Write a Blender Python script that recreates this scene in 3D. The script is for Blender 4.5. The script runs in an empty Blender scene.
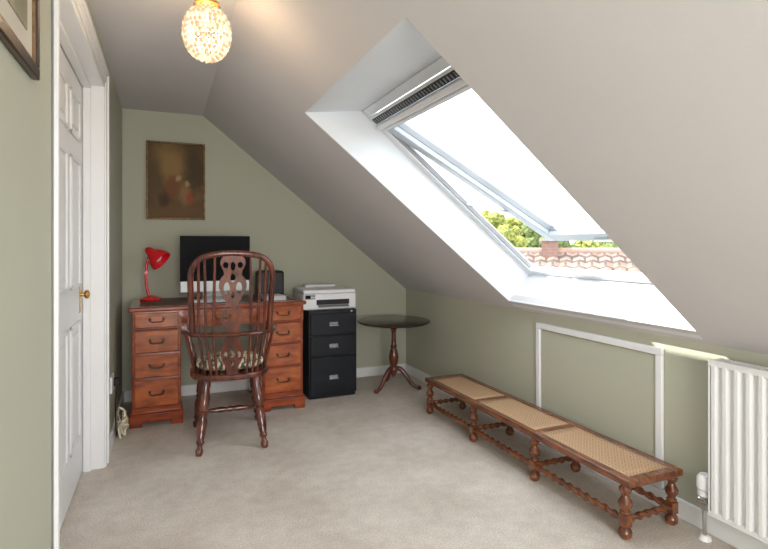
import bpy, bmesh, math, random
from mathutils import Vector, Matrix
random.seed(4)
D=bpy.data; C=bpy.context
SC=C.scene.collection
# ------------------------------------------------------------------ materials
def nd(nt,t,**k):
    n=nt.nodes.new(t)
    for a,b in k.items(): setattr(n,a,b)
    return n
def pm(name,c1,c2=None,scale=8,rough=.6,bump=0,bscale=None,metal=0,stretch=(1,1,1),emit=None,es=0,spec=.5,ramp=(.35,.65),detail=4,coat=0,bdist=.01):
    m=D.materials.new(name); m.use_nodes=True; nt=m.node_tree
    b=nt.nodes['Principled BSDF']
    if c2 is None: c2=tuple(x*.93 for x in c1)
    tc=nd(nt,'ShaderNodeTexCoord'); mp=nd(nt,'ShaderNodeMapping'); mp.inputs['Scale'].default_value=stretch
    nt.links.new(tc.outputs['Object'],mp.inputs[0])
    no=nd(nt,'ShaderNodeTexNoise'); no.inputs['Scale'].default_value=scale; no.inputs['Detail'].default_value=detail
    nt.links.new(mp.outputs[0],no.inputs['Vector'])
    r=nd(nt,'ShaderNodeValToRGB'); r.color_ramp.elements[0].position=ramp[0]; r.color_ramp.elements[1].position=ramp[1]
    r.color_ramp.elements[0].color=(*c1,1); r.color_ramp.elements[1].color=(*c2,1)
    nt.links.new(no.outputs['Fac'],r.inputs[0]); nt.links.new(r.outputs[0],b.inputs['Base Color'])
    b.inputs['Roughness'].default_value=rough; b.inputs['Metallic'].default_value=metal
    b.inputs['Specular IOR Level'].default_value=spec
    b.inputs['Coat Weight'].default_value=coat
    if emit: b.inputs['Emission Color'].default_value=(*emit,1); b.inputs['Emission Strength'].default_value=es
    if bump:
        n2=nd(nt,'ShaderNodeTexNoise'); n2.inputs['Scale'].default_value=bscale or scale*4; n2.inputs['Detail'].default_value=3
        nt.links.new(mp.outputs[0],n2.inputs['Vector'])
        bp=nd(nt,'ShaderNodeBump'); bp.inputs['Strength'].default_value=bump; bp.inputs['Distance'].default_value=bdist
        nt.links.new(n2.outputs['Fac'],bp.inputs['Height']); nt.links.new(bp.outputs[0],b.inputs['Normal'])
    return m
M={}
M['wall']=pm('sage_wall_paint',(.475,.482,.388),(.465,.472,.380),2,.85,.05,150,spec=.2)
M['ceil']=pm('ceiling_paint',(.645,.630,.640),(.625,.610,.620),2,.9,.05,150,spec=.2)
M['white']=pm('white_gloss_paint',(.84,.85,.86),(.81,.82,.83),3,.35)
M['reveal']=pm('white_reveal_paint',(.73,.76,.80),(.70,.73,.77),3,.6)
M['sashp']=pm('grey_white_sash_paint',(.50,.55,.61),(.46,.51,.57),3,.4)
M['wood']=pm('mahogany_wood',(.39,.072,.020),(.18,.030,.010),5,.20,.05,40,stretch=(1,6,6),coat=.6)
M['woodlt']=pm('burr_mahogany',(.50,.125,.030),(.24,.048,.015),9,.20,.05,40,stretch=(1,3,3),coat=.6)
M['dark']=pm('red_brown_walnut',(.155,.036,.017),(.055,.013,.009),7,.17,.05,40,stretch=(4,4,1),coat=.6)
M['bench']=pm('aged_oak_brown',(.24,.074,.024),(.09,.027,.012),9,.26,.06,50,stretch=(4,1,4),coat=.45)
M['tabletop']=pm('dark_polished_top',(.035,.018,.015),(.022,.012,.010),5,.25,coat=.3)
M['tableleg']=pm('dark_mahogany',(.14,.034,.018),(.06,.016,.010),6,.28,coat=.4)
M['leather']=pm('dark_leather',(.07,.018,.012),(.05,.012,.01),20,.4,.2,200)
M['brass']=pm('brass',(.65,.42,.14),(.5,.3,.1),10,.25,metal=1)
M['abrass']=pm('aged_brass',(.12,.08,.05),(.07,.05,.03),20,.35,metal=.8)
M['chrome']=pm('chrome',(.7,.7,.7),(.6,.6,.6),10,.2,metal=1)
M['black']=pm('black_metal_paint',(.008,.011,.018),(.006,.008,.013),5,.42,spec=.35)
M['blackp']=pm('black_plastic',(.012,.012,.014),(.02,.02,.022),20,.4,spec=.3)
M['slat']=pm('dark_grey_slats',(.05,.055,.06),(.035,.04,.045),20,.5,spec=.3)
M['screen']=pm('dark_screen_glass',(.004,.004,.005),(.003,.003,.004),3,.45,spec=.08)
M['alu']=pm('silver_aluminium',(.72,.73,.74),(.68,.69,.70),20,.35,metal=.15)
M['wplastic']=pm('white_plastic',(.86,.88,.91),(.82,.84,.87),8,.4)
M['gplastic']=pm('grey_plastic',(.30,.31,.33),(.25,.26,.28),8,.4)
M['red']=pm('red_enamel',(.80,.010,.02),(.72,.008,.015),5,.25,coat=.4)
M['paper']=pm('paper_white',(.75,.75,.72),(.7,.7,.68),20,.8)
M['gold']=pm('gilt_frame',(.26,.16,.07),(.12,.07,.03),30,.4,.3,60,metal=.3)
M['dframe']=pm('dark_frame_wood',(.05,.024,.013),(.025,.012,.008),10,.3)
M['mount']=pm('cream_mount',(.62,.58,.48),None,8,.8)
M['rope']=pm('cable_cream',(.85,.79,.62),(.75,.67,.5),8,.6)
M['blind']=pm('blind_fabric',(.80,.81,.83),(.78,.79,.81),3,.45)
M['bark']=pm('bark',(.03,.02,.015),None,8,.9)
M['leaf']=pm('foliage',(.09,.12,.025),(.28,.28,.06),4,.9,.5,5,ramp=(.4,.6))
M['leaf2']=pm('foliage_dark',(.065,.10,.03),(.16,.19,.06),4,.9,.5,5)
M['grass']=pm('grass',(.06,.09,.03),(.09,.10,.045),1,.9)
M['render']=pm('house_render',(.28,.26,.24),None,4,.9)
def carpet():
    m=pm('beige_carpet',(.655,.585,.505),(.775,.71,.63),2.6,1,.7,240,spec=.03,ramp=(.34,.62),detail=11,bdist=.008); nt=m.node_tree; b=nt.nodes['Principled BSDF']
    cur=b.inputs['Base Color'].links[0].from_socket
    tc=nd(nt,'ShaderNodeTexCoord')
    for sc,lo,hi in ((150,.80,1.08),(16,.94,1.04)):
        no=nd(nt,'ShaderNodeTexNoise'); no.inputs['Scale'].default_value=sc; no.inputs['Detail'].default_value=3
        nt.links.new(tc.outputs['Object'],no.inputs['Vector'])
        mr=nd(nt,'ShaderNodeMapRange'); mr.inputs[1].default_value=.35; mr.inputs[2].default_value=.65; mr.inputs[3].default_value=lo; mr.inputs[4].default_value=hi
        nt.links.new(no.outputs['Fac'],mr.inputs[0])
        mx=nd(nt,'ShaderNodeMix',data_type='RGBA',blend_type='MULTIPLY'); mx.inputs[0].default_value=1
        nt.links.new(cur,mx.inputs[6]); nt.links.new(mr.outputs[0],mx.inputs[7]); cur=mx.outputs[2]
    nt.links.new(cur,b.inputs['Base Color'])
    return m
M['carpet']=carpet()
def brick_mat(name,c1,c2,mortar,scale,w,h,ms=.02):
    m=D.materials.new(name); m.use_nodes=True; nt=m.node_tree; b=nt.nodes['Principled BSDF']
    tc=nd(nt,'ShaderNodeTexCoord'); br=nd(nt,'ShaderNodeTexBrick')
    br.inputs['Color1'].default_value=(*c1,1); br.inputs['Color2'].default_value=(*c2,1); br.inputs['Mortar'].default_value=(*mortar,1)
    br.inputs['Scale'].default_value=scale; br.inputs['Brick Width'].default_value=w; br.inputs['Row Height'].default_value=h; br.inputs['Mortar Size'].default_value=ms
    nt.links.new(tc.outputs['UV'],br.inputs['Vector']); 
    no=nd(nt,'ShaderNodeTexNoise'); no.inputs['Scale'].default_value=3
    mx=nd(nt,'ShaderNodeMix',data_type='RGBA',blend_type='MULTIPLY'); mx.inputs[0].default_value=.5
    nt.links.new(tc.outputs['Object'],no.inputs['Vector'])
    nt.links.new(br.outputs[0],mx.inputs[6]); nt.links.new(no.outputs['Fac'],mx.inputs[7])
    nt.links.new(mx.outputs[2],b.inputs['Base Color']); b.inputs['Roughness'].default_value=.9
    return m
M['tiles']=brick_mat('clay_roof_tiles',(.40,.27,.22),(.29,.19,.155),(.13,.10,.09),1,.28,.22,.03)
M['bricks']=brick_mat('red_bricks',(.34,.17,.13),(.26,.13,.10),(.24,.2,.18),1,.22,.08,.01)
def cane():
    m=D.materials.new('woven_cane'); m.use_nodes=True; nt=m.node_tree; b=nt.nodes['Principled BSDF']
    tc=nd(nt,'ShaderNodeTexCoord'); vs=[]
    for rot in (0,math.pi/2,math.pi/4,-math.pi/4):
        mp=nd(nt,'ShaderNodeMapping'); mp.inputs['Rotation'].default_value=(0,0,rot)
        nt.links.new(tc.outputs['Object'],mp.inputs[0])
        w=nd(nt,'ShaderNodeTexWave'); w.inputs['Scale'].default_value=24
        nt.links.new(mp.outputs[0],w.inputs['Vector']); vs.append(w.outputs['Fac'])
    cur=vs[0]
    for v in vs[1:]:
        mt=nd(nt,'ShaderNodeMath',operation='MAXIMUM'); nt.links.new(cur,mt.inputs[0]); nt.links.new(v,mt.inputs[1]); cur=mt.outputs[0]
    r=nd(nt,'ShaderNodeValToRGB'); r.color_ramp.elements[0].position=.6; r.color_ramp.elements[1].position=.95
    r.color_ramp.elements[0].color=(.22,.11,.05,1); r.color_ramp.elements[1].color=(.57,.37,.22,1)
    nt.links.new(cur,r.inputs[0]); nt.links.new(r.outputs[0],b.inputs['Base Color']); b.inputs['Roughness'].default_value=.5
    return m
M['cane']=cane()
def cushion_mat():
    m=D.materials.new('patterned_cushion_fabric'); m.use_nodes=True; nt=m.node_tree; b=nt.nodes['Principled BSDF']
    tc=nd(nt,'ShaderNodeTexCoord'); w=nd(nt,'ShaderNodeTexWave'); w.inputs['Scale'].default_value=9; w.inputs['Distortion'].default_value=7; w.inputs['Detail Scale'].default_value=2.5
    nt.links.new(tc.outputs['Object'],w.inputs['Vector'])
    r=nd(nt,'ShaderNodeValToRGB'); r.color_ramp.elements[0].position=.28; r.color_ramp.elements[1].position=.42
    r.color_ramp.elements[0].color=(.09,.08,.045,1); r.color_ramp.elements[1].color=(.80,.73,.55,1)
    nt.links.new(w.outputs['Fac'],r.inputs[0]); nt.links.new(r.outputs[0],b.inputs['Base Color']); b.inputs['Roughness'].default_value=.95
    return m
M['cushion']=cushion_mat()
def art_mat(name,base1,base2,blobs,scale=6):
    m=pm(name,base1,base2,scale,.55,.1,90,spec=.2); nt=m.node_tree; b=nt.nodes['Principled BSDF']
    cur=b.inputs['Base Color'].links[0].from_socket
    tc=nd(nt,'ShaderNodeTexCoord'); no=nd(nt,'ShaderNodeTexNoise'); no.inputs['Scale'].default_value=14
    nt.links.new(tc.outputs['Object'],no.inputs['Vector'])
    ad=nd(nt,'ShaderNodeVectorMath',operation='MULTIPLY_ADD'); ad.inputs[1].default_value=(.06,.06,.06)
    nt.links.new(no.outputs['Color'],ad.inputs[0]); nt.links.new(tc.outputs['Object'],ad.inputs[2])
    for (x,y,z,rx,ry,rz,col) in blobs:
        sb=nd(nt,'ShaderNodeVectorMath',operation='SUBTRACT'); sb.inputs[1].default_value=(x+.03,y+.03,z+.03)
        nt.links.new(ad.outputs[0],sb.inputs[0])
        dv=nd(nt,'ShaderNodeVectorMath',operation='DIVIDE'); dv.inputs[1].default_value=(rx,ry,rz); nt.links.new(sb.outputs[0],dv.inputs[0])
        ln=nd(nt,'ShaderNodeVectorMath',operation='LENGTH'); nt.links.new(dv.outputs[0],ln.inputs[0])
        mr=nd(nt,'ShaderNodeMapRange',interpolation_type='SMOOTHSTEP'); mr.inputs[1].default_value=.3; mr.inputs[2].default_value=1.3; mr.inputs[3].default_value=1; mr.inputs[4].default_value=0
        nt.links.new(ln.outputs['Value'],mr.inputs[0])
        mx=nd(nt,'ShaderNodeMix',data_type='RGBA'); nt.links.new(mr.outputs[0],mx.inputs[0]); nt.links.new(cur,mx.inputs[6]); mx.inputs[7].default_value=(*col,1); cur=mx.outputs[2]
    nt.links.new(cur,b.inputs['Base Color'])
    return m
def glass_mat(name,tint=(1,1,1),refl=.04):
    m=D.materials.new(name); m.use_nodes=True; nt=m.node_tree; nt.nodes.clear()
    o=nd(nt,'ShaderNodeOutputMaterial'); t=nd(nt,'ShaderNodeBsdfTransparent'); t.inputs[0].default_value=(*tint,1)
    g=nd(nt,'ShaderNodeBsdfGlossy'); g.inputs['Roughness'].default_value=.02; mx=nd(nt,'ShaderNodeMixShader'); mx.inputs[0].default_value=refl
    nt.links.new(t.outputs[0],mx.inputs[1]); nt.links.new(g.outputs[0],mx.inputs[2]); nt.links.new(mx.outputs[0],o.inputs[0])
    return m
M['glass']=glass_mat('window_glass',(.97,.99,1))
M['bead']=pm('lit_crystal',(.16,.12,.08),(.10,.07,.05),40,.2,emit=(1,.67,.38),es=.78)
M['bead2']=pm('lit_crystal_bright',(.3,.25,.18),(.25,.2,.14),40,.2,emit=(1,.80,.52),es=1.0)
M['bulb']=pm('lit_bulb',(.9,.8,.6),None,40,.1,emit=(1,.8,.5),es=4)
# ------------------------------------------------------------------ mesh helpers
def box(bm,x0,x1,y0,y1,z0,z1,mtx=None):
    vs=[bm.verts.new(v) for v in [(x0,y0,z0),(x1,y0,z0),(x1,y1,z0),(x0,y1,z0),(x0,y0,z1),(x1,y0,z1),(x1,y1,z1),(x0,y1,z1)]]
    if mtx is not None:
        for v in vs: v.co=mtx@v.co
    for f in [(3,2,1,0),(4,5,6,7),(0,1,5,4),(1,2,6,5),(2,3,7,6),(3,0,4,7)]: bm.faces.new([vs[i] for i in f])
def prism(bm,pts,vec):
    vec=Vector(vec); a=[bm.verts.new(p) for p in pts]; b=[bm.verts.new(Vector(p)+vec) for p in pts]; n=len(pts)
    bm.faces.new(a); bm.faces.new(b[::-1])
    for i in range(n): bm.faces.new([a[i],b[i],b[(i+1)%n],a[(i+1)%n]][::-1])
def frame(d):
    d=d.normalized(); u=Vector((0,0,1)) if abs(d.z)<.9 else Vector((1,0,0))
    a=d.cross(u).normalized(); return a,d.cross(a).normalized()
def lathe(bm,p0,p1,prof,seg=16):
    p0=Vector(p0);p1=Vector(p1);a,b=frame(p1-p0); rings=[]
    for t,r in prof:
        c=p0.lerp(p1,t); rings.append([bm.verts.new(c+(a*math.cos(2*math.pi*i/seg)+b*math.sin(2*math.pi*i/seg))*max(r,1e-4)) for i in range(seg)])
    for k in range(len(rings)-1):
        for i in range(seg): bm.faces.new([rings[k][i],rings[k][(i+1)%seg],rings[k+1][(i+1)%seg],rings[k+1][i]])
    bm.faces.new(rings[0][::-1]); bm.faces.new(rings[-1])
def smoothpts(pts,n=8):
    P=[Vector(p) for p in pts]; out=[]
    for i in range(len(P)-1):
        p0=P[max(i-1,0)];p1=P[i];p2=P[i+1];p3=P[min(i+2,len(P)-1)]
        for k in range(n):
            t=k/n; out.append(.5*((2*p1)+(p2-p0)*t+(2*p0-5*p1+4*p2-p3)*t*t+(-p0+3*p1-3*p2+p3)*t**3))
    out.append(P[-1]); return out
def tube(bm,pts,r,seg=10,closed=False,flat=None):
    P=[Vector(p) for p in pts]; n=len(P); rings=[]
    prev=None
    for i,p in enumerate(P):
        d=(P[(i+1)%n]-P[i-1]) if closed else (P[min(i+1,n-1)]-P[max(i-1,0)])
        d.normalize()
        if prev is None: a,b=frame(d)
        else:
            a=prev-d*prev.dot(d)
            a=a.normalized() if a.length>1e-6 else frame(d)[0]
            b=d.cross(a)
        if flat: 
            b=Vector((0,0,1)); a=d.cross(b).normalized()
        prev=a
        rr=r(i/(n-1)) if callable(r) else r
        w,h=(flat if flat else (rr,rr))
        rings.append([bm.verts.new(p+a*math.cos(2*math.pi*k/seg)*w+b*math.sin(2*math.pi*k/seg)*h) for k in range(seg)])
    m=n if closed else n-1
    for i in range(m):
        A=rings[i];B=rings[(i+1)%n]
        for k in range(seg): bm.faces.new([A[k],A[(k+1)%seg],B[(k+1)%seg],B[k]])
    if not closed: bm.faces.new(rings[0][::-1]); bm.faces.new(rings[-1])
def twist(bm,p0,p1,r,turns,seg=12,n=None):
    p0=Vector(p0);p1=Vector(p1);a,b=frame(p1-p0); n=n or int(turns*14); rings=[]
    for i in range(n+1):
        t=i/n; c=p0.lerp(p1,t); ph=2*math.pi*turns*t; ring=[]
        for k in range(seg):
            th=2*math.pi*k/seg; rr=r*(1+.34*math.cos(2*th-ph))
            ring.append(bm.verts.new(c+(a*math.cos(th)+b*math.sin(th))*rr))
        rings.append(ring)
    for i in range(n):
        for k in range(seg): bm.faces.new([rings[i][k],rings[i][(k+1)%seg],rings[i+1][(k+1)%seg],rings[i+1][k]])
    bm.faces.new(rings[0][::-1]); bm.faces.new(rings[-1])
def fin(bm,name,mat,parent=None,bevel=0,smooth=True,angle=40,bseg=2,**props):
    bmesh.ops.recalc_face_normals(bm,faces=bm.faces)
    me=D.meshes.new(name); bm.to_mesh(me); bm.free()
    me.materials.append(M[mat] if isinstance(mat,str) else mat)
    if smooth:
        me.polygons.foreach_set('use_smooth',[True]*len(me.polygons)); me.set_sharp_from_angle(angle=math.radians(angle))
    o=D.objects.new(name,me); SC.objects.link(o)
    if parent: o.parent=parent
    if bevel:
        md=o.modifiers.new('bevel','BEVEL'); md.width=bevel; md.segments=bseg; md.limit_method='ANGLE'
    for k,v in props.items(): o[k]=v
    return o
def empty(name,loc,label=None,cat=None,rot=0,kind=None,group=None):
    o=D.objects.new(name,None); SC.objects.link(o); o.location=loc; o.rotation_euler=(0,0,rot); o.empty_display_size=.1
    if label:o['label']=label
    if cat:o['category']=cat
    if kind:o['kind']=kind
    if group:o['group']=group
    return o
B=bmesh.new
def bx(name,mat,dims,parent=None,bevel=0,**p):
    b=B(); box(b,*dims); return fin(b,name,mat,parent,bevel,**p)
# ------------------------------------------------------------------ room
XL,XR,YB,YF=-.303,2.092,4.398,-1.7
ZC=2.243; XK=.2785; TS=.804
def zs(x,k=0): return ZC-TS*(x-XK)+k
def st(o,label): o['kind']='structure'; o['label']=label; return o
st(bx('floor','carpet',(-.55,2.3,YF-.1,YB+.1,-.1,0)),'beige cut pile carpet floor')
outline=[(-.55,0),(XR+.1,0),(XR+.1,zs(XR+.1)+.02),(XK,ZC+.05),(-.55,ZC+.05)]
b=B(); prism(b,[(x,YB,z) for x,z in outline],(0,.12,0)); st(fin(b,'wall_back','wall',smooth=False),'sage green painted gable wall')
b=B(); prism(b,[(x,YF-.12,z) for x,z in outline],(0,.12,0)); st(fin(b,'wall_front','wall',smooth=False),'sage green painted gable wall')
st(bx('wall_right','wall',(XR,XR+.1,YF,YB,0,zs(XR)+.0)),'low sage green knee wall under the slope')
OY0,OY1=1.81,3.15; OZ=2.08
b=B(); box(b,-.5,XL,YF,OY0,0,ZC); box(b,-.5,XL,OY1,YB,0,ZC); box(b,-.5,XL,OY0,OY1,OZ,ZC)
st(fin(b,'wall_left','wall',smooth=False),'sage green painted wall with doorway')
WX0,WX1,WY0,WY1=.69,2.02,1.455,2.72
b=B(); box(b,-.5,XK,YF,YB,ZC,ZC+.08)
def slopeslab(b,x0,x1,y0,y1,th=.05):
    prism(b,[(x0,y0,zs(x0)),(x1,y0,zs(x1)),(x1,y1,zs(x1)),(x0,y1,zs(x0))],(.627*th,0,.779*th))
slopeslab(b,XK,XR+.06,YF,WY0); slopeslab(b,XK,XR+.06,WY1,YB); slopeslab(b,XK,WX0,WY0,WY1); slopeslab(b,WX1,XR+.06,WY0,WY1)
st(fin(b,'ceiling','ceil',smooth=False),'off-white ceiling sloping down under the roof')
K=.31; PX0,PX1=1.02,2.19
def zk(x): return zs(x,K)
b=B(); E=.002; rx,rz=.627*.004,.779*.004
ya,yb=WY0+E,WY1-E
prism(b,[(WX0+rx,yb,zs(WX0)+rz),(PX0,yb,zk(PX0)),(PX1,yb,zk(PX1)),(WX1+rx,yb,zs(WX1)+rz)],(0,.06,0))
prism(b,[(WX0+rx,ya,zs(WX0)+rz),(PX0,ya,zk(PX0)),(PX1,ya,zk(PX1)),(WX1+rx,ya,zs(WX1)+rz)],(0,-.06,0))
prism(b,[(WX0+rx,ya,zs(WX0)+rz-.001),(WX0+rx,yb,zs(WX0)+rz-.001),(PX0,yb,zk(PX0)-.001),(PX0,ya,zk(PX0)-.001)],(-.02,0,.06))
prism(b,[(WX1+rx-.001,ya,zs(WX1)+rz),(WX1+rx-.001,yb,zs(WX1)+rz),(PX1-.001,yb,zk(PX1)),(PX1-.001,ya,zk(PX1))],(.04,0,-.04))
st(fin(b,'trim_1','reveal',smooth=False),'white plastered reveal of the roof window')
def baseb(name,dims): st(bx(name,'white',dims,bevel=.005),'white painted baseboard')
baseb('baseboard_back',(XL,XR,YB-.016,YB,0,.085))
baseb('baseboard_right',(XR-.016,XR,YF,YB-.016,0,.085))
b=B(); box(b,XL,XL+.014,3.22,YB-.016,0,.085); box(b,XL,XL+.014,YF,1.74,0,.085); st(fin(b,'baseboard_left','white',bevel=.004),'white painted baseboard')
# ------------------------------------------------------------------ door
door=empty('door_1',(0,0,0),'white six-panel interior door with brass knob',None,kind='structure')
b=B(); DX=-.405; dy0,dy1=2.27,3.130
box(b,DX-.04,DX,dy0,dy1,.005,2.04)
yc=(dy0+dy1)/2; cols=[(dy0+.11,yc-.045),(yc+.045,dy1-.11)]
for (za,zb) in [(.22,.82),(.99,1.62),(1.72,1.93)]:
    for ya_,yb_ in cols:
        x=.008
        box(b,DX-.001,DX+x,ya_,yb_,za,za+.018);box(b,DX-.001,DX+x,ya_,yb_,zb-.018,zb)
        box(b,DX-.001,DX+x,ya_,ya_+.018,za,zb);box(b,DX-.001,DX+x,yb_-.018,yb_,za,zb)
        box(b,DX-.001,DX+.005,ya_+.05,yb_-.05,za+.05,zb-.05)
fin(b,'door_leaf','white',door,bevel=.004)
b=B(); lathe(b,(DX,3.05,.945),(DX+.046,3.05,.945),[(0,.025),(.08,.025),(.1,.010),(.4,.009),(.5,.018),(.7,.024),(.9,.020),(1,.006)]); fin(b,'door_knob','brass',door,label='round polished brass knob')
b=B(); box(b,DX,DX+.004,3.03,3.07,.85,1.00); fin(b,'knob_plate','brass',door,bevel=.002)
b=B()
prism(b,[(XL,OY0+.001,0),(DX,2.26,0),(-.5,2.26,0),(-.5,OY0+.001,0)],(0,0,OZ-.002))
box(b,-.5,XL+.001,OY1-.014,OY1-.001,0,OZ-.001); box(b,-.5,XL+.001,OY0+.001,OY1-.001,OZ-.030,OZ-.001)
box(b,DX+.004,DX+.040,OY1-.030,OY1-.014,0,OZ-.030); box(b,DX+.004,DX+.040,2.2,OY1-.014,OZ-.048,OZ-.030)
box(b,-.5,-.475,2.2,OY1-.001,0,OZ-.001)
st(fin(b,'trim_2','white',bevel=.002),'white painted door lining')
b=B()
for (a0,a1,e) in ((-.004,.07,.010),(.045,.07,.018)):
    box(b,XL,XL+e,OY0-a1,OY0-a0,0,OZ+a1); box(b,XL,XL+e,OY1+a0,OY1+a1,0,OZ+a1); box(b,XL,XL+e,OY0-a0,OY1+a0,OZ+a0,OZ+a1)
st(fin(b,'trim_3','white',bevel=.004),'white moulded door architrave')
# ------------------------------------------------------------------ access hatch
b=B(); hy0,hy1,hz0,hz1=1.66,2.525,.09,.73; w=.035
for d in ((hy0,hy1,hz1-w,hz1),(hy0,hy1,hz0,hz0+w),(hy0,hy0+w,hz0+w,hz1-w),(hy1-w,hy1,hz0+w,hz1-w)): box(b,XR-.018,XR,*d)
hatch=empty('door_2',(0,0,0),'small sage green eaves access hatch with white trim',None,kind='structure')
fin(b,'hatch_frame','white',hatch,bevel=.004)
bx('hatch_panel','wall',(XR-.007,XR,hy0+w+.004,hy1-w-.004,hz0+w+.004,hz1-w-.004),hatch,bevel=.002)
# ------------------------------------------------------------------ roof window
win=empty('window_1',(0,0,0),'white top-hung roof window propped open with roller blind',None,kind='structure')
TH=math.atan(TS); S=Vector((math.cos(TH),0,-math.sin(TH))); N=Vector((math.sin(TH),0,math.cos(TH)))
O=Vector((PX0,0,zk(PX0)))
WM=Matrix.Translation(O)@Matrix(((S.x,0,N.x,0),(0,1,0,0),(S.z,0,N.z,0),(0,0,0,1)))
L=(PX1-PX0)/math.cos(TH)
def ringframe(b,s0,s1,y0,y1,w,z0,z1,mtx,wb=None,wt=None):
    wb=wb or w; wt=wt or w
    box(b,s0,s1,y0,y0+w,z0,z1,mtx);box(b,s0,s1,y1-w,y1,z0,z1,mtx);box(b,s0,s0+wt,y0+w,y1-w,z0,z1,mtx);box(b,s1-wb,s1,y0+w,y1-w,z0,z1,mtx)
b=B(); ringframe(b,0,L,WY0,WY1,.05,-.01,.035,WM,wb=.035); ringframe(b,-.06,L+.04,WY0-.06,WY1+.06,.065,.0,.025,WM,wb=.04)
fin(b,'window_frame','reveal',win,bevel=.004)
b=B(); box(b,.12,L-.06,WY1-.058,WY1-.050,.0,.022,WM); fin(b,'weather_seal','gplastic',win)
ANG=math.radians(10.5)
SM=WM@Matrix.Translation((.10,0,.03))@Matrix.Rotation(-ANG,4,'Y')
SL=L-.13
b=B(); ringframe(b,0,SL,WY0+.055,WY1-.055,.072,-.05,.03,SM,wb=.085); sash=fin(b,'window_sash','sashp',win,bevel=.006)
b=B(); ringframe(b,-.02,SL+.02,WY0+.03,WY1-.03,.05,.03,.045,SM); fin(b,'sash_cladding','gplastic',sash,bevel=.003)
b=B(); ringframe(b,.068,SL-.081,WY0+.123,WY1-.123,.008,-.02,.012,SM); fin(b,'glazing_bead','gplastic',sash)
b=B(); box(b,.070,SL-.083,WY0+.125,WY1-.125,.004,.010,SM); fin(b,'glass_pane','glass',sash,smooth=False)
b=B(); lathe(b,SM@Vector((SL-.03,1.95,-.065)),SM@Vector((SL-.03,2.25,-.065)),[(0,.008),(1,.008)]);fin(b,'sash_handle','alu',sash)
b=B(); box(b,.108,.140,WY0+.055,WY1-.055,-.046,-.012,WM); bl=fin(b,'blind_cassette','blind',win,bevel=.010,bseg=4,label='slim white roof blind cassette')
b=B(); box(b,.146,.160,WY0+.06,WY1-.06,-.040,-.028,WM); fin(b,'blind_bottom_bar','blind',bl,bevel=.004)
b=B(); box(b,.066,.104,WY0+.052,WY1-.052,-.022,-.011,WM); fin(b,'ventilation_flap','slat',win,bevel=.003)
b=B(); box(b,.052,.064,WY0+.052,WY1-.052,-.030,-.011,WM); fin(b,'ventilation_bar','alu',win,bevel=.002)
b=B()
for i in range(40):
    yy=WY0+.08+i*(WY1-WY0-.16)/39; box(b,.074,.098,yy-.003,yy+.003,-.025,-.021,WM)
fin(b,'ventilation_grille','gplastic',win)
b=B(); tube(b,[WM@Vector((L*.55,WY1-.06,.01)),SM@Vector((SL*.8,WY1-.075,-.01))],.008,8); fin(b,'stay_arm','alu',win)
# ------------------------------------------------------------------ pendant
pl=(.149,2.11)
pend=empty('pendant_lamp',(pl[0],pl[1],ZC),'round crystal bead pendant glowing warm on ceiling','lamp')
b=B(); lathe(b,(0,0,0),(0,0,-.03),[(0,.05),(.6,.05),(1,.02)],24); lathe(b,(0,0,-.03),(0,0,-.10),[(0,.006),(1,.006)]); lathe(b,(0,0,-.095),(0,0,-.115),[(0,.02),(.3,.045),(1,.05)],24); fin(b,'ceiling_rose','brass',pend)
b=B();b2=B(); cz=-.222; R=.086
rows=14
for i in range(rows):
    ph=math.pi*(.17+.81*i/(rows-1)); rr=R*math.sin(ph)**.9; z=cz+1.18*R*math.cos(ph); n=max(4,int(2*math.pi*rr/.0180))
    for k in range(n):
        th=2*math.pi*(k+.5*(i%2))/n
        T=Matrix.Translation((rr*math.cos(th),rr*math.sin(th),z))@Matrix.Rotation(th,4,'Z')@Matrix.Diagonal((.0085,.0088,.0105,1))
        bmesh.ops.create_icosphere(b if random.random()<.55 else b2,subdivisions=1,radius=1,matrix=T)
bs=fin(b,'bead_shade','bead',pend,smooth=False,label='shade of stacked faceted glass beads'); bs['kind']='stuff'
o=fin(b2,'bright_beads','bead2',pend,smooth=False); o['kind']='stuff'
b=B()
for i in range(5):
    ph=math.pi*(.2+.7*i/4); rr=R*math.sin(ph)*.90; z=cz+1.15*R*math.cos(ph)
    tube(b,[(rr*math.cos(a*math.pi/16),rr*math.sin(a*math.pi/16),z) for a in range(32)],.0015,6,closed=True)
fin(b,'wire_frame','brass',pend)
b=B(); lathe(b,(0,0,-.115),(0,0,-.17),[(0,.013),(.35,.014),(.4,.012),(.6,.02),(.8,.02),(1,.004)],16); fin(b,'light_bulb','bulb',pend)
ld=D.lights.new('pendant_light','POINT'); ld.energy=11; ld.color=(1,.70,.42); ld.shadow_soft_size=.055
lo=D.objects.new('pendant_light',ld); lo.location=(pl[0],pl[1],ZC-.235); SC.objects.link(lo)
# ------------------------------------------------------------------ paintings
art=art_mat('old_oil_painting',(.17,.10,.035),(.075,.042,.018),[
 (-.05,0,.13,.15,1,.17,(.26,.16,.06)),(.14,0,.12,.09,1,.20,(.07,.045,.02)),(.0,0,-.24,.3,1,.10,(.14,.075,.03)),(-.16,0,.0,.07,1,.25,(.11,.07,.03)),
 (-.03,0,-.05,.06,1,.09,(.19,.07,.03)),(.06,0,-.10,.05,1,.10,(.26,.14,.06)),(.02,0,.02,.025,1,.03,(.38,.26,.13)),(.085,0,-.02,.022,1,.025,(.36,.24,.12)),(.10,0,-.13,.03,1,.05,(.30,.07,.03)),(-.09,0,-.15,.05,1,.06,(.07,.035,.015))],9)
pa=empty('oil_painting',(.0785,YB,1.705),'dark brown antique figure painting in slim gilt frame','painting')
b=B(); box(b,-.205,.205,-.022,-.01,-.29,.29); fin(b,'canvas',art,pa)
b=B()
for d in ((-.2165,.2165,.292,.305),(-.2165,.2165,-.305,-.292),(-.2165,-.203,-.292,.292),(.203,.2165,-.292,.292)): box(b,d[0],d[1],-.028,-.001,d[2],d[3])
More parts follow.
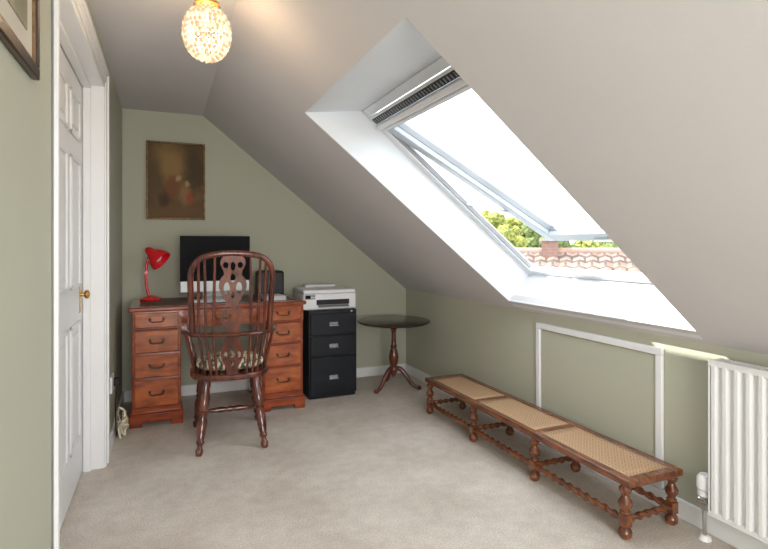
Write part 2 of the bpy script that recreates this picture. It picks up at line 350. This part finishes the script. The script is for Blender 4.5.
fin(b,'picture_frame','gold',pa,bevel=.004)
art2=art_mat('soft_landscape_print',(.32,.30,.22),(.20,.20,.14),[(0,-.1,.1,1,.2,.1,(.45,.43,.38)),(0,.05,-.08,1,.15,.08,(.12,.13,.07))],8)
fp=empty('framed_picture',(XL,1.28,1.87),'dark wood framed print with cream mount on wall','picture')
b=B(); hw,hh=.225,.265
for d in ((-hw,hw,hh-.03,hh),(-hw,hw,-hh,-hh+.03),(-hw,-hw+.03,-hh+.03,hh-.03),(hw-.03,hw,-hh+.03,hh-.03)): box(b,.001,.018,*d)
fin(b,'picture_frame','dframe',fp,bevel=.004)
b=B(); hw2=hw-.03;hh2=hh-.03
for d in ((-hw2,hw2,hh2-.006,hh2),(-hw2,hw2,-hh2,-hh2+.006),(-hw2,-hw2+.006,-hh2,hh2),(hw2-.006,hw2,-hh2,hh2)): box(b,.001,.014,*d)
fin(b,'gilt_slip','gold',fp)
bx('picture_mount','mount',(.001,.008,-hw2,hw2,-hh2,hh2),fp)
bx('print',art2,(.008,.010,-hw2+.06,hw2-.06,-hh2+.06,hh2-.06),fp)
# ------------------------------------------------------------------ desk
DZ=.79
desk=empty('pedestal_desk',(.375,3.74,0),'reddish mahogany pedestal desk with brass drop handles','desk')
W=.585
b=B(); box(b,-W-.012,W-.002,-.02,.61,DZ-.028,DZ); dt=fin(b,'desk_top','wood',desk,bevel=.007)
bx('leather_inlay','leather',(-W+.05,W-.06,.04,.55,DZ-.001,DZ+.002),dt)
b=B(); box(b,-W+.01,W-.02,.0,.59,DZ-.15,DZ-.028); fin(b,'frieze_case','wood',desk,bevel=.003)
for s,(px0,px1) in enumerate(((-W,-W+.315),(W-.315-.015,W-.015))):
    b=B(); box(b,px0+.008,px1-.008,.006,.585,.09,DZ-.15); box(b,px0-.006,px1+.006,-.008,.595,.03,.085); box(b,px0,px1,-.002,.59,.085,.098)
    for fx in (px0-.006,px1+.006-.075):
        for fy in (-.008,.52): box(b,fx,fx+.075,fy,fy+.075,0,.035)
    fin(b,'pedestal','wood',desk,bevel=.004)
def swan(b,cx,z,y,w=.04):
    for sx in (-1,1): lathe(b,(cx+sx*w,y,z),(cx+sx*w,y-.014,z),[(0,.010),(.3,.010),(.5,.005),(1,.006)],10)
    tube(b,smoothpts([(cx-w,y-.012,z),(cx-w*.9,y-.018,z-.014),(cx-w*.4,y-.019,z-.020),(cx,y-.019,z-.017),(cx+w*.4,y-.019,z-.020),(cx+w*.9,y-.018,z-.014),(cx+w,y-.012,z)],5),.0036,8)
def drawer(x0,x1,z0,z1):
    b=B(); box(b,x0,x1,-.010,.02,z0,z1); dr=fin(b,'drawer','woodlt',desk,bevel=.004)
    b=B(); t=.004
    for d in ((x0,x1,z0-t,z0),(x0,x1,z1,z1+t),(x0-t,x0,z0-t,z1+t),(x1,x1+t,z0-t,z1+t)): box(b,d[0],d[1],-.013,0,d[2],d[3])
    fin(b,'drawer_bead','wood',dr)
    b=B(); swan(b,(x0+x1)/2,(z0+z1)/2+.008,-.010,.042 if x1-x0<.4 else .05); fin(b,'drawer_handle','abrass',dr)
for (px0,px1) in ((-W,-W+.315),(W-.33,W-.015)):
    a,c=px0+.025,px1-.025
    drawer(a,c,DZ-.138,DZ-.040)
    zz=DZ-.158
    for h in (.155,.160,.190):
        drawer(a,c,zz-h+.012,zz); zz-=h+.004
drawer(-W+.345,W-.36,DZ-.135,DZ-.042)
# ------------------------------------------------------------------ computer
pc=empty('desktop_computer',(.353,4.12,DZ+.002),'slim silver all-in-one computer with dark screen','computer')
b=B(); box(b,-.255,.255,-.008,.012,.05,.478); fin(b,'computer_body','alu',pc,bevel=.008)
bx('screen','screen',(-.254,.254,-.012,-.008,.135,.477),pc,bevel=.002)
b=B(); prism(b,[(-.1,.012,.15),(.1,.012,.15),(.09,.05,.01),(-.09,.05,.01)],(0,.008,0)); box(b,-.1,.1,-.10,.09,0,.007); fin(b,'computer_stand','alu',pc,bevel=.002)
kb=empty('keyboard',(.33,3.90,DZ+.002),'thin white computer keyboard on the desk','keyboard')
bx('keyboard_base','alu',(-.15,.15,-.06,.06,0,.010),kb,bevel=.004)
b=B()
for r in range(5):
    for c in range(13): box(b,-.143+c*.022,-.143+c*.022+.018,-.052+r*.021,-.052+r*.021+.017,.010,.013)
k=fin(b,'keys','wplastic',kb); k['kind']='stuff'
sp=empty('desk_speaker',(.765,4.14,DZ+.002),'small black box speaker on the desk','speaker')
b=B(); box(b,-.10,.10,-.09,.09,.008,.205); fin(b,'speaker_body','blackp',sp,bevel=.02,bseg=4)
b=B(); box(b,-.085,.085,-.094,-.088,.03,.15); 
for i in range(8): box(b,-.085,.085,-.097,-.092,.035+i*.014,.041+i*.014)
fin(b,'speaker_grille','black',sp)
for sx in (-.06,.06):
    for sy in (-.05,.05):
        b=B(); lathe(b,(sx,sy,0),(sx,sy,.01),[(0,.012),(1,.012)]); fin(b,'speaker_foot','gplastic',sp)
b=B(); lathe(b,(0,-.09,.178),(0,-.098,.178),[(0,.012),(1,.011)]); fin(b,'speaker_knob','alu',sp)
pp=empty('paper_stack',(.75,3.90,DZ+.002),'small stack of white papers on the desk','papers')
b=B()
for i in range(8):
    box(b,-.07,.07,-.10,.10,i*.004,i*.004+.003,Matrix.Rotation(random.uniform(-.12,.12),4,'Z'))
fin(b,'paper_sheets','paper',pp,smooth=False)
# ------------------------------------------------------------------ red lamp
lm=empty('desk_lamp',(-.10,4.19,DZ),'red enamel desk lamp with conical shade on desk','lamp')
b=B(); lathe(b,(0,0,0),(0,0,.035),[(0,.070),(.2,.076),(.5,.070),(.85,.035),(1,.014)],28); fin(b,'lamp_base','red',lm)
b=B(); tube(b,smoothpts([(-.01,0,.02),(-.028,0,.10),(-.032,0,.20),(-.022,0,.29),(.0,0,.35)],6),.0095,10); fin(b,'lamp_arm','red',lm)
b=B(); lathe(b,(-.032,-.014,.205),(-.032,.014,.205),[(0,.012),(1,.012)]); fin(b,'lamp_joint','red',lm)
b=B(); a0=Vector((-.03,0,.385)); a1=Vector((.075,-.05,.29))
lathe(b,a0,a1,[(0,.012),(.1,.026),(.3,.034),(.42,.044),(.6,.063),(.85,.078),(1,.082),(.985,.078),(.6,.056),(.35,.02),(.3,.002)],28); fin(b,'lamp_shade','red',lm)
b=B(); lathe(b,a0.lerp(a1,.4),a0.lerp(a1,.9),[(0,.012),(.3,.014),(.6,.026),(.85,.026),(1,.008)]); fin(b,'light_bulb','wplastic',lm)
# ------------------------------------------------------------------ filing cabinet
fc=empty('filing_cabinet',(1.2135,3.885,0),'black metal three-drawer filing cabinet with chrome handles','cabinet')
H=.689
b=B(); box(b,-.197,.197,.0,.44,.03,H); box(b,-.19,.19,.01,.43,0,.03); fin(b,'cabinet_body','black',fc,bevel=.005)
for (z0,z1,hz) in ((.50,.665,.585),(.335,.49,.415),(.045,.325,.17)):
    b=B(); box(b,-.183,.183,-.016,.0,z0,z1); d=fin(b,'drawer','black',fc,bevel=.004)
    b=B(); box(b,-.034,.034,-.020,-.016,hz-.010,hz+.012); fin(b,'label_holder','gplastic',d,bevel=.002)
    b=B(); box(b,-.038,.038,-.032,-.016,hz-.018,hz-.010); fin(b,'drawer_handle','chrome',d,bevel=.002)
b=B(); lathe(b,(.15,-.001,.676),(.15,-.010,.676),[(0,.008),(1,.008)]); fin(b,'lock','chrome',fc)
# ------------------------------------------------------------------ printer
pr=empty('printer',(1.20,3.92,H),'white desktop inkjet printer on the black cabinet','printer')
b=B(); box(b,-.215,.215,.0,.33,.006,.125); box(b,-.19,.19,.02,.31,0,.01); fin(b,'printer_body','wplastic',pr,bevel=.014,bseg=4)
b=B(); box(b,-.213,.213,.004,.33,.127,.158); fin(b,'scanner_lid','wplastic',pr,bevel=.010,bseg=3)
bx('lid_gap','gplastic',(-.205,.205,.008,.322,.122,.129),pr)
b=B(); box(b,-.205,-.12,-.004,.004,.085,.122); fin(b,'control_panel','gplastic',pr,bevel=.003)
b=B(); box(b,-.198,-.160,-.006,-.003,.092,.116); fin(b,'display','screen',pr)
for i in range(3):
    b=B(); lathe(b,(-.150+i*.011,-.003,.10),(-.150+i*.011,-.008,.10),[(0,.004),(1,.0035)],10); fin(b,'button','wplastic',pr)
bx('output_slot','blackp',(-.11,.16,-.003,.01,.040,.080),pr,bevel=.002)
b=B(); prism(b,[(-.10,-.002,.034),(.15,-.002,.034),(.15,-.032,.022),(-.10,-.032,.022)],(0,0,.005)); fin(b,'output_tray','gplastic',pr)
b=B(); box(b,-.13,.13,.27,.325,.158,.178); fin(b,'paper_tray','wplastic',pr,bevel=.006)
# ------------------------------------------------------------------ round table
rt=empty('tripod_table',(1.765,3.95,0),'round dark mahogany tripod side table','table')
b=B(); lathe(b,(0,0,.545),(0,0,.57),[(0,.285),(.3,.30),(.6,.308),(.85,.305),(1,.298)],56); fin(b,'table_top','tabletop',rt)
b=B(); lathe(b,(0,0,.13),(0,0,.545),[(0,.03),(.04,.036),(.1,.034),(.13,.024),(.2,.036),(.32,.042),(.42,.034),(.5,.022),(.53,.03),(.56,.022),(.62,.020),(.8,.018),(.86,.022),(.89,.028),(.92,.022),(.95,.05),(1,.07)],24)
lathe(b,(0,0,.13),(0,0,.09),[(0,.03),(.5,.02),(1,.004)]); fin(b,'table_column','tableleg',rt)
for i in range(3):
    a=math.radians(205+120*i); c,s=math.cos(a),math.sin(a); b=B()
    P=smoothpts([Vector((c*r,s*r,z)) for r,z in ((.015,.165),(.06,.16),(.11,.105),(.15,.05),(.185,.022),(.215,.016))],6)
    tube(b,P,lambda t:.021-.008*t,10); lathe(b,(c*.215,s*.215,.0),(c*.215,s*.215,.03),[(0,.016),(.5,.022),(1,.012)],12)
    fin(b,'leg','tableleg',rt)
# ------------------------------------------------------------------ windsor chair
ch=empty('windsor_armchair',(.372,3.335,0),'glossy red-brown hoop-back wooden armchair facing the desk','chair',rot=math.radians(-3))
SZ=.435
b=B(); n=40; pts=[]
for i in range(n):
    t=2*math.pi*i/n; c,s=math.cos(t),math.sin(t)
    x=.235*math.copysign(abs(c)**.75,c)*(1+.06*s); y=.215*math.copysign(abs(s)**.75,s)+.02
    pts.append((x,y))
prism(b,[(x,y,SZ-.035) for x,y in pts],(0,0,.035)); fin(b,'seat','dark',ch,bevel=.01,bseg=3)
legprof=[(t,r*1.2) for t,r in [(0,.012),(.03,.017),(.07,.019),(.10,.013),(.13,.012),(.17,.020),(.2,.016),(.3,.022),(.42,.024),(.5,.018),(.53,.024),(.56,.018),(.6,.024),(.72,.026),(.85,.019),(.9,.023),(1,.016)]]
legs=[]
for (x0,y0,x1,y1) in ((-.185,-.245,-.14,-.12),(.185,-.245,.14,-.12),(-.20,.27,-.15,.15),(.20,.27,.15,.15)):
    b=B(); lathe(b,(x0,y0,0),(x1,y1,SZ-.02),legprof,16); fin(b,'leg','dark',ch); legs.append((Vector((x0,y0,0)),Vector((x1,y1,SZ-.02))))
sp_=[(t,r*1.15) for t,r in [(0,.008),(.15,.010),(.35,.016),(.45,.012),(.5,.017),(.55,.012),(.65,.016),(.85,.010),(1,.008)]]
lf=lambda i,t:legs[i][0].lerp(legs[i][1],t)
for i,j in ((0,2),(1,3)):
    b=B(); lathe(b,lf(i,.42),lf(j,.42),sp_,12); fin(b,'stretcher','dark',ch)
b=B(); lathe(b,(lf(0,.42)+lf(2,.42))/2,(lf(1,.42)+lf(3,.42))/2,sp_,12); fin(b,'stretcher','dark',ch)
AZ=.68
b=B(); arm=smoothpts([(-.255,.17,AZ),(-.270,.05,AZ),(-.252,-.08,AZ),(-.18,-.19,AZ),(0,-.235,AZ),(.18,-.19,AZ),(.252,-.08,AZ),(.270,.05,AZ),(.255,.17,AZ)],6)
tube(b,arm,0,12,flat=(.025,.015)); 
for sx in (-1,1): lathe(b,(sx*.255,.17,AZ-.015),(sx*.255,.17,AZ+.015),[(0,.026),(.3,.031),(.7,.031),(1,.026)],16)
fin(b,'arm_rail','dark',ch)
b=B(); hoop=smoothpts([(-.218,-.155,AZ),(-.224,-.175,.80),(-.229,-.20,.93),(-.228,-.23,1.03),(-.203,-.252,1.098),(-.14,-.266,1.138),(0,-.272,1.153),(.14,-.266,1.138),(.203,-.252,1.098),(.228,-.23,1.03),(.229,-.20,.93),(.224,-.175,.80),(.218,-.155,AZ)],6)
tube(b,hoop,.0175,12); fin(b,'back_hoop','dark',ch)
def hoopat(x):
    best=None
    for p in hoop:
        if p.z>.95 and (best is None or abs(p.x-x)<abs(best.x-x)): best=p
    return best
for sx in (-1,1):
    for i,x in enumerate((.105,.145,.185)):
        b=B(); p0=Vector((sx*x*.80,-.165+.035*(i/2)**2,SZ-.01)); p1=Vector((sx*x,-.232+.045*(i/2)**1.5,AZ)); p2=hoopat(sx*x*1.02)
        tube(b,smoothpts([p0,p0.lerp(p1,.5),p1,p1.lerp(p2,.5),p2],3),lambda t:.0066+.0022*math.sin(t*math.pi*2)**2,8); fin(b,'spindle','dark',ch)
    for j,(x,y) in enumerate(((.205,-.02),)):
        b=B(); lathe(b,(sx*x,y,SZ-.01),(sx*(x+.055),y-.03+j*.01,AZ),[(0,.009),(.5,.011),(1,.009)],8); fin(b,'spindle','dark',ch)
    b=B(); lathe(b,(sx*.205,.13,SZ-.01),(sx*.255,.15,AZ),[(0,.012),(.15,.016),(.3,.022),(.4,.014),(.5,.022),(.6,.013),(.8,.016),(1,.012)],12); fin(b,'arm_post','dark',ch)
def splat(outl,holes,z0,z1,y0,y1):
    cu=D.curves.new('splat','CURVE'); cu.dimensions='2D'; cu.fill_mode='BOTH'; cu.extrude=.006; cu.resolution_u=3
    def add(pl):
        s=cu.splines.new('POLY'); s.points.add(len(pl)-1); s.use_cyclic_u=True
        for p,q in zip(s.points,pl): p.co=(q[0],q[1],0,1)
    right=smoothpts([Vector((w,z,0)) for z,w in outl],5)
    pl=[(p.x,p.y) for p in right]+[(-p.x,p.y) for p in right[::-1]]
    add(pl)
    for (cx,cz,rx,rz) in holes:
        for sx in ((-1,1) if cx>0 else (1,)): add([(sx*cx+rx*math.cos(t*math.pi/8),cz+rz*math.sin(t*math.pi/8)) for t in range(16)])
    ob=D.objects.new('tmp',cu); SC.objects.link(ob); C.view_layer.update()
    me=D.meshes.new_from_object(ob.evaluated_get(C.evaluated_depsgraph_get())); D.objects.remove(ob)
    for v in me.vertices:
        z=v.co.y; t=(z-z0)/(z1-z0); v.co=Vector((v.co.x,y0+(y1-y0)*t+v.co.z,z))
    me.name='splat'; me.materials.clear(); me.materials.append(M['dark'])
    o=D.objects.new('back_splat',me); SC.objects.link(o); o.parent=ch
splat([(AZ,.034),(.72,.036),(.75,.060),(.79,.066),(.83,.046),(.86,.036),(.90,.052),(.95,.076),(1.0,.072),(1.03,.050),(1.06,.056),(1.09,.070),(1.12,.064),(1.148,.040)],
      [(0,.79,.020,.032),(.040,.775,.012,.020),(.034,.95,.017,.036),(0,.905,.009,.022),(0,1.01,.014,.026),(.040,1.085,.015,.018),(0,1.078,.014,.026),(.024,.84,.008,.016)],AZ,1.148,-.235,-.272)
splat([(SZ-.005,.030),(.48,.036),(.53,.058),(.58,.064),(.63,.046),(AZ,.036)],[(0,.57,.018,.034),(.038,.555,.011,.022),(0,.50,.009,.016)],SZ,AZ,-.175,-.235)
cs=empty('seat_cushion',(.372,3.35,SZ),'olive and cream patterned seat cushion on the armchair','cushion',rot=math.radians(-3))
b=B(); bmesh.ops.create_uvsphere(b,u_segments=40,v_segments=16,radius=1)
for v in b.verts:
    x,y,z=v.co; f=lambda q,e:math.copysign(abs(q)**e,q)
    r=math.hypot(x,y); a=math.atan2(y,x); c,s=math.cos(a),math.sin(a); k=1/max(abs(c)**3.2+abs(s)**3.2,1e-6)**(1/3.2)
    v.co=(c*k*f(r,.6)*.200,s*k*f(r,.6)*.165,.042+z*.041)
fin(b,'cushion_cover','cushion',cs,angle=80)
# ------------------------------------------------------------------ bench
bn=empty('long_bench',(1.868,2.40,0),'long low carved wooden bench with caned seat panels','bench')
BX=.135; BL=.865; BZ=.25
legy=[-.845+.0,-.283,.283,.845]
b=B(); z0,z1=BZ-.03,BZ
for sx in (-1,1): box(b,sx*BX-.022,sx*BX+.022,-BL-.02,BL+.02,z0,z1)
for y in (-BL,legy[1],legy[2],BL): box(b,-BX+.02,BX-.02,y-.022,y+.022,z0,z1)
fin(b,'seat_frame','bench',bn,bevel=.006)
ys=[-BL,legy[1],legy[2],BL]
for i in range(3):
    b=B(); n=10;ya_,yb_=ys[i]+.018,ys[i+1]-.018; xa,xb=-BX+.018,BX-.018
    g=[[b.verts.new((xa+(xb-xa)*u/n,ya_+(yb_-ya_)*v/n,BZ-.003-.006*math.sin(math.pi*u/n)*math.sin(math.pi*v/n))) for v in range(n+1)] for u in range(n+1)]
    for u in range(n):
        for v in range(n): b.faces.new([g[u][v],g[u+1][v],g[u+1][v+1],g[u][v+1]])
    o=fin(b,'cane_panel','cane',bn,label='woven cane seat panel'); md=o.modifiers.new('s','SOLIDIFY'); md.thickness=.003; md.offset=-1
STZ=.075
up=[(0,.018),(.08,.022),(.14,.014),(.3,.026),(.42,.028),(.55,.018),(.66,.013),(.74,.02),(.84,.026),(.92,.02),(1,.016)]
for y in legy:
    for sx in (-1,1):
        b=B(); x=sx*BX
        lathe(b,(x,y,0),(x,y,.05),[(0,.014),(.2,.024),(.55,.028),(.8,.022),(1,.014)],14)
        box(b,x-.019,x+.019,y-.019,y+.019,.05,.10)
        lathe(b,(x,y,.10),(x,y,BZ-.03),up,14)
        fin(b,'leg','bench',bn,bevel=.002)
for k in range(3):
    for sx in (-1,1):
        b=B(); twist(b,(sx*BX,legy[k]+.019,STZ),(sx*BX,legy[k+1]-.019,STZ),.0125,10,n=160); fin(b,'stretcher','bench',bn,angle=70)
for y in legy:
    b=B(); twist(b,(-BX+.019,y,STZ),(BX-.019,y,STZ),.0125,5); fin(b,'stretcher','bench',bn,angle=70)
# ------------------------------------------------------------------ radiator
rd=empty('radiator',(XR-.004,0,0),'white ribbed panel radiator on the knee wall','radiator')
b=B(); y0,y1=.42,1.385; zr0,zr1=.123,.741; pitch=.042; n=int((y1-y0)/pitch); pts=[]
pr_=[(0,0),(.16,0),(.30,-.016),(.70,-.016),(.84,0)]
for i in range(n):
    for f,d in pr_: pts.append((-.084+d,y0+(i+f)*(y1-y0)/n))
pts.append((-.084,y1)); pts+= [(-.074,y1),(-.074,y0)]
prism(b,[(x,y,zr0+.015) for x,y in pts],(0,0,zr1-zr0-.03)); 
box(b,-.098,-.074,y0,y1,zr0,zr0+.022); box(b,-.098,-.074,y0,y1,zr1-.022,zr1-.002); fin(b,'radiator_panel','white',rd,bevel=.003,angle=30)
for yq in (y1-.006,y0-.002):
    b=B(); box(b,-.096,-.03,yq,yq+.008,zr0+.01,zr1); fin(b,'side_panel','white',rd,bevel=.002)
b=B()
box(b,-.100,-.090,y0,y1,zr1-.004,zr1+.004); box(b,-.035,-.028,y0,y1,zr1-.004,zr1+.004)
for i in range(60):
    y=y0+.008+i*(y1-y0-.016)/59; box(b,-.092,-.033,y-.003,y+.003,zr1-.003,zr1+.002)
fin(b,'top_grille','white',rd)
b=B(); box(b,-.05,-.035,y0+.02,y1-.02,zr0+.02,zr1-.02); fin(b,'rear_panel','white',rd)
for y in (y0+.15,y1-.15):
    b=B(); box(b,-.036,.0025,y-.015,y+.015,.2,.65); fin(b,'wall_bracket','white',rd)
b=B(); yv=y1+.038; lathe(b,(-.062,yv,0),(-.062,yv,.15),[(0,.0085),(1,.0085)],12); lathe(b,(-.062,y1-.01,.15),(-.062,yv+.02,.15),[(0,.014),(.4,.014),(.45,.020),(1,.020)],12); lathe(b,(-.062,yv,.12),(-.062,yv,.18),[(0,.014),(.2,.020),(.8,.020),(1,.016)],6); fin(b,'valve_pipe','chrome',rd)
b=B(); lathe(b,(-.062,yv,0),(-.062,yv,.018),[(0,.026),(.6,.022),(1,.014)],16); fin(b,'pipe_cover','white',rd)
b=B(); lathe(b,(-.062,yv,.175),(-.062,yv,.265),[(0,.016),(.06,.026),(.28,.026),(.31,.021),(.36,.021),(.39,.030),(.85,.029),(1,.020)],18); fin(b,'valve_head','white',rd)
# ------------------------------------------------------------------ socket & cables
so=empty('wall_socket',(XL,3.50,.37),'white double wall socket with black plug','socket')
bx('socket_plate','white',(.0005,.014,-.08,.08,-.048,.048),so,bevel=.003)
bx('plug','blackp',(.014,.044,.010,.050,-.028,.02),so,bevel=.004)
cb=empty('extension_cable',(-.24,3.56,0),'loose tangle of cream cable beside the desk','cable')
b=B(); P=[]; rc=random.Random(7)
for i in range(54):
    t=i/53; a=t*2*math.pi*5.3; P.append((.0+.024*math.sin(a*.9)+rc.uniform(-.008,.008),-.05+(.10+.05*math.sin(a*.37))*math.cos(a)+.03*math.sin(t*9),.014+(.16+.10*math.sin(t*11)**2)*abs(math.sin(a/2))*(1-t*.45)))
tube(b,smoothpts(P,4),.006,8); fin(b,'cable_cord','rope',cb)
b=B(); tube(b,smoothpts([(-.030,-.03,.345),(-.040,-.02,.25),(-.042,.01,.10),(-.040,.04,.012),(-.042,.14,.008),(-.042,.29,.008),(-.042,.44,.008)],8),.003,8); fin(b,'black_cord','blackp',cb,label='thin black power cord')
# ------------------------------------------------------------------ outside
g=bx('ground','grass',(3.5,90,-40,90,-5.2,-5)); g['kind']='structure'; g['label']='grassy ground outside'
def house(loc,rot,Lh,ridge,eave,half,label):
    e=empty('house',loc,label,'house',rot=rot)
    bx('house_walls','render',(-Lh/2,Lh/2,-half+.2,half-.2,-5-loc[2],eave),e,smooth=False)
    b=B(); uv=b.loops.layers.uv.new('UVMap'); sl=math.hypot(half,ridge-eave)
    for s in (-1,1):
        nu=int(Lh/.28); nv=int(sl/.25)
        vs=[[None]*(nv*2+1) for _ in range(nu*2+1)]
        for i in range(nu*2+1):
            for j in range(nv*2+1):
                u=i/(nu*2); v=j/(nv*2); lift=.05*(i%2)+ (.04 if j%2 else 0)
                vs[i][j]=b.verts.new((-Lh/2-.2+(Lh+.4)*u,s*(half*v),ridge+(eave-ridge)*v+lift+.02))
        for i in range(nu*2):
            for j in range(nv*2):
                q=[(i,j),(i+1,j),(i+1,j+1),(i,j+1)]; f=b.faces.new([vs[a][c] for a,c in q])
                for lo_,(a,c) in zip(f.loops,q): lo_[uv].uv=(a/(nu*2)*Lh,c/(nv*2)*sl)
    fin(b,'tiled_roof','tiles',e,angle=25)
    b=B(); lathe(b,(-Lh/2-.2,0,ridge+.03),(Lh/2+.2,0,ridge+.03),[(0,.11),(1,.11)],10); fin(b,'ridge_tiles',pm('ridge_clay',(.34,.21,.17),(.26,.16,.13),3,.9),e)
    return e
def uvbox(o):
    me=o.data; uv=me.uv_layers.new(name='UVMap')
    for p in me.polygons:
        for li in p.loop_indices:
            co=me.vertices[me.loops[li].vertex_index].co; n=p.normal
            uv.data[li].uv=(co.y if abs(n.x)>.5 else co.x, co.y if abs(n.z)>.5 else co.z)
h1=house((9.6,9.4,0),math.radians(-42),9,1.0,-.9,2.6,'neighbouring house with weathered clay tile roof')
o=bx('chimney','bricks',(-1.30,-.92,-.20,.20,.3,1.30),h1); uvbox(o)
o2=bx('chimney_cap','render',(-1.34,-.88,-.24,.24,1.30,1.36),h1)
b=B(); lathe(b,(-1.11,0,1.36),(-1.11,0,1.52),[(0,.08),(.8,.065),(1,.09)],14); fin(b,'chimney_pot','tiles',h1)
def tree(loc,h,r,mat,seed):
    e=empty('tree',loc,'leafy deciduous tree beyond the rooftops','tree',group='trees beyond the rooftops'); rnd=random.Random(seed)
    b=B(); lathe(b,(0,0,0),(0,0,h*.7),[(0,.35),(.3,.25),(1,.12)],10)
    fin(b,'trunk','bark',e)
    b=B()
    for i in range(26):
        a=rnd.uniform(0,6.28); q=rnd.uniform(0,1)**.6*r*.72; z=h*.64+rnd.uniform(-.28,.30)*h*(1-.35*(q/r)); s=rnd.uniform(.28,.40)*r
        st_=len(b.verts); bmesh.ops.create_icosphere(b,subdivisions=3,radius=s,matrix=Matrix.Translation((q*math.cos(a),q*math.sin(a),z)))
        b.verts.ensure_lookup_table()
        for v in b.verts[st_:]:
            v.co+= Vector((rnd.gauss(0,1),rnd.gauss(0,1),rnd.gauss(0,1)))*s*.09
    o=fin(b,'foliage',mat,e,smooth=False); o['kind']='stuff'
def ray(px,t): 
    u=(px-384)/515; return (t*(.3907+u*.9205),t*(.9205-u*.3907))
for px,t,hh,r,mt,sd in ((455,34,8.9,1.7,'leaf2',8),(483,44,9.6,2.2,'leaf',1),(508,35,8.2,1.7,'leaf',2),(534,45,8.2,2.2,'leaf2',3),(561,34,6.9,1.7,'leaf2',4),(590,44,7.3,2.2,'leaf',5),(617,35,6.7,1.7,'leaf2',6),(650,45,7.4,2.2,'leaf',7),
      (470,56,9.6,2.4,'leaf2',9),(512,57,9.4,2.4,'leaf',10),(556,56,8.2,2.4,'leaf2',11),(598,57,8.0,2.4,'leaf',12),(640,56,7.9,2.4,'leaf2',13)):
    x,y=ray(px,t); tree((x,y,-5),hh,r,mt,sd)
# ------------------------------------------------------------------ light
w=D.worlds.new('World'); C.scene.world=w; w.use_nodes=True; nt=w.node_tree; bg=nt.nodes['Background']
bg.inputs[0].default_value=(.92,.96,1,1); bg.inputs[1].default_value=4.3
sn=D.lights.new('sun','SUN'); sn.energy=12; sn.angle=math.radians(.6); sn.color=(1,.93,.82)
so_=D.objects.new('sun',sn); SC.objects.link(so_); so_.rotation_euler=Vector((1,-1.0,-1.32)).to_track_quat('-Z','Y').to_euler()
ar=D.lights.new('fill_light','AREA'); ar.shape='RECTANGLE'; ar.size=1.6; ar.size_y=1.3; ar.energy=92; ar.color=(1,.975,.965)  # soft fill added behind the camera to brighten the room, no fixture there
ao=D.objects.new('fill_light',ar); SC.objects.link(ao); ao.location=(.25,-1.6,1.15); ao.rotation_euler=Vector((-.02,1,-.10)).to_track_quat('-Z','Z').to_euler()
# ------------------------------------------------------------------ camera
cd=D.cameras.new('camera'); cam=D.objects.new('camera',cd); SC.objects.link(cam); C.scene.camera=cam
cam.location=(0,0,1.2); cam.rotation_euler=(math.pi/2,0,-math.radians(23.0)); cd.sensor_width=36; cd.lens=515/768*36; cd.shift_y=-29.5/768; cd.clip_start=.02
C.scene.view_settings.view_transform='Standard'
C.scene.view_settings.look='None'; C.scene.view_settings.exposure=0
